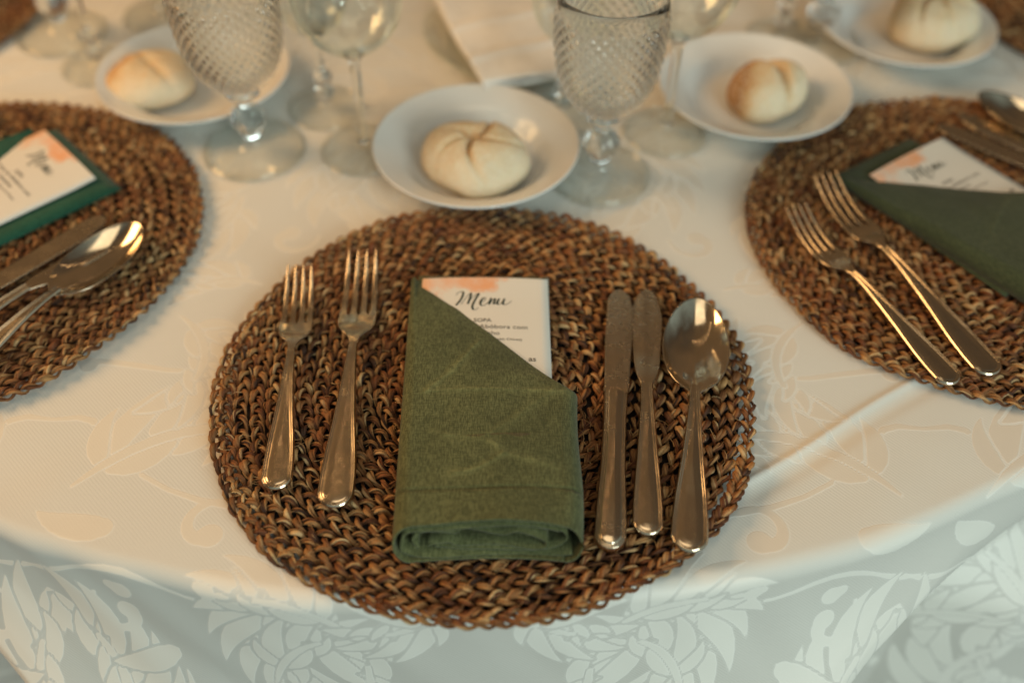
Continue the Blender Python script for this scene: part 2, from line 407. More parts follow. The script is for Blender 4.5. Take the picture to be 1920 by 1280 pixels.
# ------------------------------------------------------------------ braided seagrass place mats
def braid_mat(seed):
    r_ = np.random.default_rng(seed)
    pitch = .0105; Rm = .1850; r0 = .006
    th_max = (Rm-r0)/pitch*2*np.pi+5.6
    # even steps in arc length
    th = np.linspace(0, th_max, 60000); rr = np.minimum(r0+pitch*th/(2*np.pi), Rm)
    s = np.concatenate([[0], np.cumsum(np.hypot(np.diff(rr*np.cos(th)), np.diff(rr*np.sin(th))))])
    step = .0019; S = np.arange(0, s[-1], step); TH_ = np.interp(S, s, th); n = len(S)
    RR = np.minimum(r0+pitch*TH_/(2*np.pi), Rm)
    VV, FF, TI, AC, AL = [], [], [], [], []; off = 0
    per = .034; wob = np.cumsum(r_.normal(0, .03, n)); wob -= np.interp(S, S[::60], wob[::60])*.3
    base_ph = 2*np.pi*S/per+wob*1.2
    m = 10; ang = np.linspace(0, 2*np.pi, m, endpoint=False)
    ringn = np.interp(S, S[::25], r_.normal(0, .0006, len(S[::25])))
    zn = np.interp(S, S[::30], r_.normal(0, .0004, len(S[::30])))
    m = 6; ang = np.linspace(0, 2*np.pi, m, endpoint=False)
    for k in range(3):
        ph = base_ph+2*np.pi*k/3
        # irregular tint: every surfacing of a strand is a different blade
        cyc = np.floor((ph/np.pi+.25)).astype(int)
        wv = np.clip(1+.16*r_.normal(0, 1, cyc.max()+3), .72, 1.35)[cyc]; wv = np.convolve(np.pad(wv, 4, mode='edge'), np.ones(9)/9, 'valid')
        jit = np.interp(S, S[::7], r_.normal(0, .0004, len(S[::7])))
        lat = .0039*np.sin(ph)+ringn+jit
        hz = .0052+.0027*np.sin(2*ph)+zn
        rad = RR+lat
        C = np.stack([rad*np.cos(TH_), rad*np.sin(TH_), hz], -1)
        Tn = np.gradient(C, axis=0); Tn /= np.linalg.norm(Tn, axis=1, keepdims=True)
        B = np.cross(Tn, np.array([0, 0, 1.])); B /= np.linalg.norm(B, axis=1, keepdims=True); Nn = np.cross(B, Tn)
        hwk = (.00146+.00048*np.sin(2*ph))*wv
        for p_ in range(4):                                # blades twisted into the strand
            tt = np.clip(r_.normal(.46, .28, cyc.max()+3), .02, 1)[cyc]; tt = np.convolve(np.pad(tt, 2, mode='edge'), np.ones(5)/5, 'valid')
            pa = 2*np.pi*p_/4+2*np.pi*S/.024+k+np.interp(S, S[::40], r_.normal(0, .6, len(S[::40])))
            oB = np.cos(pa)*hwk*.62; oN = np.sin(pa)*hwk*.50
            C2 = C+B*oB[:, None]+Nn*oN[:, None]
            w1 = hwk*(.66+.2*np.interp(S, S[::11], r_.normal(0, 1, len(S[::11])))).clip(.35, 1.1); w2 = w1*.62
            rot = pa*.5
            Bx = B*np.cos(rot)[:, None]*1+Nn*np.sin(rot)[:, None]; Nx = -B*np.sin(rot)[:, None]+Nn*np.cos(rot)[:, None]
            V = C2[:, None, :]+Bx[:, None, :]*np.cos(ang)[None, :, None]*w1[:, None, None]+Nx[:, None, :]*np.sin(ang)[None, :, None]*w2[:, None, None]
            VV.append(V.reshape(-1, 3)); FF.append(grid_faces(n, m, True)+off); off += n*m
            TI.append(np.repeat(tt, m)); AC.append(np.tile(ang*1.3+p_*3, n)); AL.append(np.repeat(S+k*3.3+p_, m))
    # loose fibres poking out of the braid
    for i in range(900):
        a = r_.random()*2*np.pi; rr_ = Rm*math.sqrt(r_.random())*1.01; L = r_.uniform(.004, .013)
        d = a+np.pi/2+r_.normal(0, .7); z0 = .0065+r_.random()*.0018
        p0 = np.array([rr_*math.cos(a), rr_*math.sin(a), z0]); k = 4; pts = []
        for j in range(k):
            t = j/(k-1); pts.append(p0+np.array([math.cos(d+t*.8)*L*t, math.sin(d+t*.8)*L*t, .0022*math.sin(t*2.4)*r_.random()]))
        w_ = r_.uniform(.00018, .00045)
        vs = []
        for j, p in enumerate(pts):
            ww = w_*(1-.7*j/(k-1)); nrm = np.array([-math.sin(d), math.cos(d), 0])
            vs += [p-nrm*ww, p+np.array([0, 0, ww]), p+nrm*ww]
        VV.append(np.array(vs)); FF.append(grid_faces(k, 3, True)+off); off += 3*k
        TI.append(np.full(3*k, r_.uniform(.6, 1.))); AC.append(np.zeros(3*k)); AL.append(np.full(3*k, r_.random()))
    V = np.vstack(VV)
    rad = np.hypot(V[:, 0], V[:, 1]); an = np.arctan2(V[:, 1], V[:, 0])
    sc_ = 1+.008*np.sin(3*an+seed)*(rad/Rm)**2+.005*np.sin(7*an+seed*2)*(rad/Rm)**2
    V[:, :2] *= sc_[:, None]
    V[:, 2] += .0010+.0008*np.sin(2*an+seed)*(rad/Rm)**2+.0008*np.sin(5*an+seed)*(rad/Rm)
    o = mesh('place_mat', V, np.vstack(FF), GRASS, attrs={'tint': ('FLOAT', np.concatenate(TI)), 'across': ('FLOAT', np.concatenate(AC)), 'along': ('FLOAT', np.concatenate(AL))})
    # added near-black disc that paints shade into the gaps of the braid
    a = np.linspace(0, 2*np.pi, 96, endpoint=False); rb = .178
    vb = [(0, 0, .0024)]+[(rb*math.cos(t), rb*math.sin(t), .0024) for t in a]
    b = mesh('gap_shade_disc', vb, [(0, i+1, (i+1) % 96+1) for i in range(96)], DARK, o)
    return o
mats = [('round braided seagrass place mat in the centre, partly over the table edge', (-.0185, .4620), 0.0),
        ('round braided seagrass place mat at the right, carrying two forks and a dark olive napkin', (.3833, .6281), 1.9),
        ('round braided seagrass place mat cut off by the left edge, under a deep green napkin', (-.4441, .6084), 3.3),
        ('round seagrass place mat of which only a dark sliver shows in the top left corner', (-.690, .990), 4.4),
        ('round seagrass place mat behind the far right bread plate in the top right corner', (.660, 1.030), 5.2)]
proto = braid_mat(3)
for i, (lb, (x, y), rz) in enumerate(mats):
    o = proto if i == 0 else copy_tree(proto)
    o.location = (x, y, .0006); o.rotation_euler = (0, 0, rz)
    tag(o, lb, 'place mat', 'braided place mats around the table')
MZ = .0135    # top of the weave

# ------------------------------------------------------------------ cutlery
def plate_piece(name, ys, wl, wr, zc, relief, thick, mat, parent, rim=True, m=89):
    """long flat piece along +y. ys stations, wl/wr signed outline x, zc height, relief(e, s) added on top; e = distance to outline"""
    ys = np.array(ys); u = np.sin(np.linspace(-1, 1, m)*np.pi/2)*.75+np.linspace(-1, 1, m)*.25
    x = (wl[:, None]+wr[:, None])/2+(wr-wl)[:, None]/2*u[None, :]
    y = ys[:, None].repeat(m, 1)
    outl = np.vstack([np.stack([wl, ys], 1), np.stack([wr, ys], 1)])
    P = np.stack([x, y], -1).reshape(-1, 2)
    e = np.full(len(P), 9.)
    for side in (np.stack([wl, ys], 1), np.stack([wr, ys], 1)):
        for i in range(len(side)-1):
            a, b = side[i], side[i+1]; d = b-a; q = d@d+1e-14
            t = np.clip(((P-a)@d)/q, 0, 1); np.minimum(e, np.hypot(*(P-a-t[:, None]*d).T), out=e)
    e = e.reshape(x.shape)
    edge = .0009
    rnd = np.sqrt(np.clip(1-(1-np.clip(e/edge, 0, 1))**2, 0, 1))
    zt = zc[:, None]+relief(e, y, x)*rnd*1.0+(thick/2)*rnd
    zb = zc[:, None]-(thick/2)*rnd
    V = np.concatenate([np.stack([x, y, zt], -1), np.stack([x, y, zb], -1)[:, ::-1]], 1)
    return mesh(name, V.reshape(-1, 3), grid_faces(len(ys), 2*m, True)[:, ::-1].copy(), mat, parent)
def handle_outline(L, We, Wn, n=130):
    """half width from the round end (s=0) to the neck"""
    t = np.concatenate([1-np.cos(np.linspace(0, np.pi/2, 26))**1.0, ]); s1 = t*We*.98
    s2 = np.linspace(s1[-1], L, n)[1:]; s = np.concatenate([s1, s2])
    w1 = We*np.sqrt(np.clip(1-((s1[-1]-s1)/s1[-1])**2, 0, 1))
    k = (s2-s1[-1])/(L-s1[-1]); w2 = We*(1-.02*k)-(We-Wn)*(k**1.15*(1.9-.9*k))
    w2 = Wn+(We-Wn)*np.interp(k, [0, .1, .25, .45, .65, .85, 1], [1, .985, .84, .53, .28, .08, 0])
    return s, np.concatenate([w1, w2])
def bead_relief(dish=.0009, zr=.0006):
    def f(e, s, x):
        e = e*1000
        r1 = np.exp(-((e-1.05)/.50)**2); r2 = np.exp(-((e-2.35)/.45)**2)
        bowl = np.clip((e-2.7)/5., 0, 1)
        return zr*(r1+.8*r2)-.0002*np.exp(-((e-3.0)/.5)**2)+dish*(bowl**.8)
    return f
def zprof(L, pts):
    return lambda s: np.interp(s, [a*L for a, _ in pts], [b*.001 for _, b in pts]) if False else spline_z(s, L, pts)
def spline_z(s, L, pts):
    a = np.array([p[0]*L for p in pts]); b = np.array([p[1]*.001 for p in pts])
    q = spline(np.stack([a, b], 1), 200); return np.interp(s, q[:, 0], q[:, 1])
def fork(name, L):
    o = empty(name, (0, 0, 0)); k = L/.223; sh = .675*L
    zf = zprof(L, [(0, 1.4), (.15, 2.2), (.35, 5.2), (.52, 7.2), (.62, 6.4), (.70, 3.4), (.80, 2.2), (.90, 6.0), (1., 14.5)])
    s, wd = handle_outline(.600*L, .0115*k, .0033*k)
    plate_piece('handle', s, -wd, wd, zf(s), bead_relief(.0006, .00055), .0022, METAL, o)
    # head: shoulders and the palm
    ys = np.linspace(.5985*L, .745*L, 40); q = (ys-ys[0])/(ys[-1]-ys[0])
    hw = np.interp(q, [0, .12, .28, .45, .62, .8, 1.], [.0033, .0036, .0060, .0108, .0132, .0138, .0136])*k
    hw = np.convolve(np.pad(hw, 2, mode='edge'), np.ones(5)/5, 'valid'); hw[0] = .0033*k
    def rel(e, y, x):
        q = (y-ys[0])/(ys[-1]-ys[0]); return -.0016*sstep(.35, .8, q)*(1-(x/(.0138*k))**2)
    plate_piece('palm', ys, -hw, hw, zf(ys), rel, .0021, METAL, o)
    for i in range(4):
        c0 = (i-1.5)*.00725*k; c1 = (i-1.5)*.0067*k
        ys = np.linspace(.7448*L, L, 44); q = (ys-ys[0])/(ys[-1]-ys[0])
        c = c0+(c1-c0)*q; hw = (np.interp(q, [0, .03, .08, .5, .85, 1.], [.0036, .0032, .0024, .0020, .0013, .0005]))*k
        zz = zf(ys)+(-.0016*(1-(c/(.0138*k))**2))*(1-q)*1.0
        plate_piece('tine', ys, c-hw, c+hw, zz, lambda e, y, x: 0*e, .0021, METAL, o, m=11)
    return o
def spoon(name, L):
    o = empty(name, (0, 0, 0)); bl = .090; y0 = L-bl
    zf = zprof(L, [(0, 1.4), (.15, 2.2), (.32, 6.2), (.45, 8.8), (.55, 9.0), (.62, 8.2), (1., 8.)])
    s, wd = handle_outline(y0+.004, .0115, .0034)
    plate_piece('handle', s, -wd, wd, zf(s), bead_relief(.0006, .00055), .0024, METAL, o)
    # egg-shaped bowl
    n, kk = 96, 26; a = np.linspace(0, 2*np.pi, n, endpoint=False)
    cy = y0+.044; rim_x = .0235*np.cos(a)*(1-.07*np.sin(a)); rim_y = np.where(np.sin(a) > 0, .044*np.sin(a), .044*np.sin(a))
    nk = np.exp(-((a-1.5*np.pi)/.20)**2); rim_y = rim_y-.004*nk
    V = []; rho = np.concatenate([np.linspace(0, .93, kk), [.97, 1.0, 1.012, 1.0]]); 
    for r in rho[:-2]:
        x = rim_x*r; y = rim_y*r; z = .0085+.0028*(y/.044)*(y > 0)*(y/.044)-.0095*(1-r**2.3)
        V.append(np.stack([x, cy+y+.002*(1-r), z], -1))
    x, y = rim_x*1.012, rim_y*1.012; V.append(np.stack([x, cy+y, .0080+.0028*np.where(y > 0, (y/.044)**2, 0)], -1))
    for r in rho[:-3][::-1]:
        x = rim_x*r; y = rim_y*r; z = .0085-.0012+.0028*(y/.044)*(y > 0)*(y/.044)-.0095*(1-r**2.3)
        V.append(np.stack([x, cy+y+.002*(1-r), z], -1))
    V = np.array(V); mesh('bowl', V.reshape(-1, 3), grid_faces(len(V), n, True)[:, ::-1].copy(), MIRROR, o)
    return o
def knife(name, L, fish=False):
    o = empty(name, (0, 0, 0))
    if not fish:
        hl = .123; s, wd = handle_outline(hl, .0100, .0078)
        wd = np.where(s > .012, np.interp(s, [.012, .03, .06, .10, hl], [.0100, .0096, .0082, .0078, .0084]), wd*1.0)
        zc = spline_z(s, hl, [(0, 2.6), (.5, 4.4), (1, 4.4)])
        def rel(e, y, x): return bead_relief(.0012, .0006)(e, y, x)+.0016*np.clip(e/.004, 0, 1)
        plate_piece('handle', s, -wd, wd, zc, rel, .0046, METAL, o)
        ys = np.linspace(hl-.001, hl+.0035, 6); plate_piece('bolster', ys, np.full(6, -.0088), np.full(6, .0088), np.full(6, .0046), lambda e, y, x: 0*e+.0012, .0044, METAL, o)
        yb = np.linspace(hl+.003, L, 70); q = (yb-yb[0])/(yb[-1]-yb[0])
        l = np.interp(q, [0, .06, .5, .88, .95, .985, 1.], [-.0079, -.0082, -.0092, -.0086, -.0066, -.0035, .000])
        r = np.interp(q, [0, .06, .35, .60, .74, .80, .86, .93, .975, 1.], [.0086, .0090, .0098, .0106, .0110, .0108, .0090, .0080, .0050, .0006])
        sm = lambda a: np.convolve(np.pad(a, 2, mode='edge'), np.ones(5)/5, 'valid'); l2, r2 = sm(l), sm(r); r2[-2:] = r[-2:]; l2[-2:] = l[-2:]
        zz = .0046-.0016*q
        plate_piece('blade', yb, l2, r2, zz, lambda e, y, x: -.0003*np.clip(x/.01, 0, 1), .0016, BLADE, o)
    else:
        hl = .120; s, wd = handle_outline(hl, .0096, .0042)
        zc = spline_z(s, hl, [(0, 1.8), (.3, 3.0), (.7, 5.8), (1, 5.6)])
        plate_piece('handle', s, -wd, wd, zc, bead_relief(.0006, .0005), .0026, METAL, o)
        yb = np.linspace(hl-.001, L, 80); q = (yb-yb[0])/(yb[-1]-yb[0])
        l = np.interp(q, [0, .06, .14, .4, .75, .9, .97, 1.], [-.0042, -.0062, -.0080, -.0098, -.0104, -.0066, -.0022, .0016])
        r = np.interp(q, [0, .06, .12, .16, .5, .70, .80, .90, .97, 1.], [.0042, .0060, .0084, .0094, .0118, .0124, .0106, .0088, .0050, .0018])
        sm = lambda a: np.convolve(np.pad(a, 2, mode='edge'), np.ones(5)/5, 'valid'); l2, r2 = sm(l), sm(r); r2[-2:] = r[-2:]; l2[-2:] = l[-2:]; l2[0] = l[0]; r2[0] = r[0]
        plate_piece('blade', yb, l2, r2, .0056-.0034*sstep(0, .35, q), lambda e, y, x: .0003*np.exp(-((x+.002)/.003)**2), .0016, BLADE, o)
    return o
def lay(o, end, tip, label, group, cat, z=MZ, roll=0.):
    sh_ = (MZ-.0100)/.5427; end = tuple(a*(1-sh_) for a in end); tip = tuple(a*(1-sh_) for a in tip)
    d = math.atan2(tip[1]-end[1], tip[0]-end[0])
    o.location = (end[0], end[1], z); o.rotation_euler = (0, roll, d-math.pi/2)
    tag(o, label, cat, group); return o
df = fork('dinner_fork', .226); lay(df, (-.1105, .3515), (-.1160, .578), 'larger fork lying beside the olive napkin on the central mat', 'steel forks on the place mats', 'fork')
ds = fork('dessert_fork', .196); lay(ds, (-.1495, .3645), (-.1620, .560), 'smaller outer fork at the far left of the central mat', 'steel forks on the place mats', 'fork')
kn = knife('dinner_knife', .228); lay(kn, (.0605, .3215), (.0815, .549), 'steel table knife beside the olive napkin with a thick handle and bolster', 'steel knives on the place mats', 'knife')
fk = knife('fish_knife', .218, True); lay(fk, (.0850, .3335), (.1010, .549), 'slim fish knife lying between the table knife and the spoon of the central mat', 'steel knives on the place mats', 'knife')
sp = spoon('soup_spoon', .214); lay(sp, (.1090, .3225), (.1385, .5370), 'steel soup spoon at the right end of the central setting, bowl up', 'steel soup spoons', 'spoon')
# the right-hand neighbour's setting
a = copy_tree(ds); lay(a, (.3115, .4600), (.2290, .640), 'outermost fork of the right-hand mat, nearest its rim', 'steel forks on the place mats', 'fork')
a = copy_tree(df); lay(a, (.3420, .4690), (.2640, .677), 'fork of the right-hand mat lying next to the dark olive napkin', 'steel forks on the place mats', 'fork')
a = copy_tree(kn); lay(a, (.5550, .6150), (.3880, .768), 'table knife beside the menu card of the right-hand mat', 'steel knives on the place mats', 'knife')
a = copy_tree(fk); lay(a, (.5650, .6340), (.4120, .785), 'fish knife partly hidden by the spoon at the upper right edge', 'steel knives on the place mats', 'knife')
a = copy_tree(sp); lay(a, (.5800, .6560), (.4330, .815), 'steel soup spoon cut off by the upper right edge of the photo', 'steel soup spoons', 'spoon')
# the left-hand neighbour's setting
a = copy_tree(kn); lay(a, (-.4690, .4440), (-.3340, .627), 'table knife beside the deep green napkin on the left-hand mat', 'steel knives on the place mats', 'knife')
a = copy_tree(fk); lay(a, (-.4360, .4440), (-.3100, .621), 'fish knife partly under the spoon on the left-hand mat', 'steel knives on the place mats', 'knife')
a = copy_tree(sp); lay(a, (-.4010, .4230), (-.2985, .611), 'steel soup spoon with warm sparkles in its bowl on the left-hand mat', 'steel soup spoons', 'spoon', z=MZ+.002)
a = copy_tree(df); lay(a, (-.640, .5800), (-.4790, .742), 'fork of which only the tips show at the left edge of the photo', 'steel forks on the place mats', 'fork')

# ------------------------------------------------------------------ folded napkins with menu cards
NX, NY = -.018, .430
def napkin(mat, deep, yd, ya, xl_b, xl_t, xr, back_r, diag_top_x, creases, seed=0):
    root = empty('folded_napkin', (0, 0, 0))
    yb = -.116; n = 230; ys = np.concatenate([np.linspace(yb, ya-.012, n), ya-.012+.012*np.sin(np.linspace(0, np.pi/2, 12))[1:]])
    m1, m2, m3 = 70, 14, 40
    rows = []; cre = []
    for y in ys:
        t = (y-yb)/(ya-yb); xl = xl_b+(xl_t-xl_b)*t; H = np.interp(t, [0, .12, .5, .75, 1.], [.0265, .0245, .0185, .0140, .0100])
        top_l = xl
        er = H*.42; k = (y-yd)/(ya-yd)
        if y < yd: x_r = xr+.0008*math.sin(y*60)
        else: x_r = xr+(diag_top_x-xr)*(k**1.0)
        cz = H/2; rr = H/2
        # top from right to left
        xs = np.linspace(x_r-er, xl+er, m1); 
        sag = .0012*np.sin((xs-xl)/(x_r-xl+1e-6)*np.pi)
        wav = .0012*vnoise(xs*28+seed*3, np.full(m1, y*24), 5+seed)+.0005*vnoise(xs*80, np.full(m1, y*60), 6+seed)
        zt = H+sag*np.interp(t, [0, .3, 1], [.4, 1, .4])+wav
        if y > yd: # free folded edge settling on the card
            w_ = sstep(.0, .03, y-yd); dist = (xs[0]-xs); zt = zt-w_*(.0035*np.exp(-(dist/.020)))
        endR = []
        for j in range(m2):
            a_ = -math.pi/2+math.pi*j/(m2-1) if y <= yd else None
            if y <= yd: endR.append((x_r-er+er*math.cos(a_), cz+rr*math.sin(a_)))
            else:
                w_ = float(sstep(0., .012, y-yd)); a_ = -math.pi/2+math.pi*j/(m2-1)
                rz = rr*(1-w_)+.0014*w_; rxr = er*(1-w_)+.0022*w_
                zc_ = (cz)*(1-w_)+(zt[0]-.0014)*w_
                endR.append((x_r-er+rxr*math.cos(a_)+(er-rxr)*0, zc_+rz*math.sin(a_)))
        endL = [(xl+er-er*math.cos(a_), cz+rr*math.sin(a_)) for a_ in np.linspace(math.pi/2, -math.pi/2, m2)]
        xb = np.linspace(xl+er, min(x_r, back_r)-er if y > yd else x_r-er, m3)[1:]
        row = [(x, y, z) for x, z in endR]+[(x, y, z) for x, z in zip(xs[1:], zt[1:])]+[(x, y, z) for x, z in endL[1:]]+[(x, y, .0006) for x in xb]
        rows.append(row)
    V = np.array(rows)
    # front hem wanders a little
    fr = np.exp(-(V[:, :, 1]-yb)/.03); V[:, :, 1] += fr*(.0022*np.sin(V[:, :, 0]*38+1)-.001+.38*V[:, :, 2]); V[:, :, 2] += np.where(V[:, :, 2] > .012, fr*(.0016*np.sin(V[:, :, 0]*62+.6)-.0018*(V[:, :, 0]/.06)**2), 0)
    # crease field
    px, py = V[:, :, 0].ravel(), V[:, :, 1].ravel(); c = np.zeros(len(px)); hem_shade = np.zeros(len(px))
    for pts, st in creases:
        q = spline(pts, 14) if len(pts) > 2 else np.array(pts, float)
        d = np.full(len(px), 9.)
        for i in range(len(q)-1):
            a0, b0 = q[i], q[i+1]; dd = b0-a0; t = np.clip(((px-a0[0])*dd[0]+(py-a0[1])*dd[1])/(dd@dd+1e-12), 0, 1)
            d = np.minimum(d, np.hypot(px-a0[0]-t*dd[0], py-a0[1]-t*dd[1]))
        d = np.maximum(0, d+.0024*vnoise(px*130, py*130, 31)+.0022*vnoise(px*45, py*45, 33))
        c = np.maximum(c, st*(.5*np.exp(-(d/.0012)**2)+.5*np.exp(-(d/.0035)**2))); V.reshape(-1, 3)[:, 2] += np.where(V.reshape(-1, 3)[:, 2] > .006, st*.00055*np.exp(-(d/.0016)**2), 0)
    # stitched hem line above the front opening, its groove shade put into the colour
    hl = np.exp(-(((V[:, :, 1]-(yb+.036)-.0012*np.sin(V[:, :, 0]*40))/.0011)**2))*(V[:, :, 2] > .008)*(vnoise(V[:, :, 0]*90, V[:, :, 1]*3, 7)*.8+.8); V[:, :, 2] -= .0012*hl; hem_shade = hl.ravel()
    nc = V.shape[1]
    body = mesh('outer_fold', V.reshape(-1, 3), grid_faces(len(rows), nc, False)[:, ::-1].copy(), mat, root, attrs={'crease': ('FLOAT', c), 'hem_shade': ('FLOAT', hem_shade)})
    so = body.modifiers.new('cloth_thickness', 'SOLIDIFY'); so.thickness = .0013; so.offset = -1
    # back layer behind the card
    x0 = xl_b+(xl_t-xl_b)*.9+.004; top = .1315
    bv, bf = [], []
    g = np.linspace(0, 1, 24); X2, Y2 = np.meshgrid(x0+(back_r-x0)*g, (yd-.05)+(top-(yd-.05))*g)
    ed = np.minimum(np.minimum(X2-x0, back_r-X2), top-Y2); Z2 = .0012+.0042*np.sqrt(np.clip(1-(1-np.clip(ed/.003, 0, 1))**2, 0, 1))
    Vt = np.stack([X2, Y2, Z2], -1).reshape(-1, 3); Vb = Vt.copy(); Vb[:, 2] = .0008
    ff = grid_faces(24, 24); V3 = np.vstack([Vt, Vb]); F3 = [tuple(q) for q in ff.tolist()]+[tuple(np.array(q[::-1])+576) for q in ff.tolist()]
    rim = list(range(24))+[24*i+23 for i in range(1, 24)]+[23*24+i for i in range(22, -1, -1)]+[24*i for i in range(22, 0, -1)]
    for i in range(len(rim)):
        a_, b_ = rim[i], rim[(i+1) % len(rim)]; F3.append((b_, a_, a_+576, b_+576))
    mesh('back_layer', V3, F3, mat, root)
    # rolled layers seen in the front opening
    H = .0265; W0, W1 = xl_b+.003, xr-.003
    curves = [[(W1-.004, .004), (W1-.02, .0022), (-.01, .0030), (W0+.02, .0026), (W0+.004, .0050), (W0+.0025, .012), (W0+.008, .0195), (W0+.03, .0215), (.0, .0222), (W1-.03, .0215), (W1-.012, .0190)],
              [(W0+.012, .0060), (W0+.009, .0115), (W0+.016, .0165), (W0+.035, .0150), (-.010, .0185), (.012, .0150), (.024, .0180), (W1-.020, .0125), (W1-.024, .0070), (.012, .0082), (-.012, .0062), (W0+.03, .0086), (W0+.018, .0072)],
              [(W0+.022, .0045), (-.01, .0048), (.01, .0060), (W1-.02, .0048), (W1-.008, .0095), (W1-.010, .0160), (W1-.022, .0190)]]
    for ci, cu in enumerate(curves):
        q = spline(cu, 90); yy = np.array([yb+.0012+.0016*ci, yb+.01, yb+.07])
        Vq = np.stack([np.tile(q[:, 0], 3), np.repeat(yy, 90)+np.tile(.0018*np.sin(q[:, 0]*55+ci*2)+.38*q[:, 1]*np.array([1, 1, 0])[0], 3), np.tile(q[:, 1], 3)], -1)
        s_ = mesh('inner_layer', Vq, grid_faces(3, 90), deep, root)
        so = s_.modifiers.new('cloth_thickness', 'SOLIDIFY'); so.thickness = .0014; so.offset = 0
    return root
def rel(pts): return [((x/1000-NX), (y/1000-NY)) for x, y in pts]
CR = [(rel([(-23, 482), (-37, 457), (-57, 430)]), .8), (rel([(-57, 431), (-20, 433), (36, 433)]), .7), (rel([(-50, 396), (-44, 393), (-20, 389), (-10, 384), (-4, 377)]), .7), (rel([(-20, 389), (-6, 400), (12, 418), (30, 437)]), .4),
      (rel([(-4, 377), (14, 372), (34, 364)]), .6), (rel([(-36, 361), (-20, 366), (-4, 377)]), .7)]
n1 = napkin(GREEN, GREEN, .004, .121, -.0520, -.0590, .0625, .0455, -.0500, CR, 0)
n1.location = (NX, NY, MZ-.0005)
tag(n1, 'olive green napkin folded into a pocket in the middle of the central mat', 'napkin', 'green pocket-folded napkins')
def place_local(o, anchor_local, anchor_world, rz, z):
    c, s = math.cos(rz), math.sin(rz); x, y = anchor_local
    o.location = (anchor_world[0]-(c*x-s*y), anchor_world[1]-(s*x+c*y), z); o.rotation_euler = (0, 0, rz)
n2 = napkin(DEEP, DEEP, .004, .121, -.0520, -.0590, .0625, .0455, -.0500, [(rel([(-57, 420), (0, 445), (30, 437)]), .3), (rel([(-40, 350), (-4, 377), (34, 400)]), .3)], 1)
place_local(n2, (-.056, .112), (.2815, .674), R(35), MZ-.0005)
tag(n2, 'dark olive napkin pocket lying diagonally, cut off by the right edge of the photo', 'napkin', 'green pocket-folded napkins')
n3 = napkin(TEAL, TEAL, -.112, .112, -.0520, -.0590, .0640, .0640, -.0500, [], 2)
place_local(n3, (.0640, .124), (-.3340, .658), R(-46), MZ-.0005)
tag(n3, 'deep bluish green napkin framing the menu card, cut off by the left edge', 'napkin', 'green pocket-folded napkins')

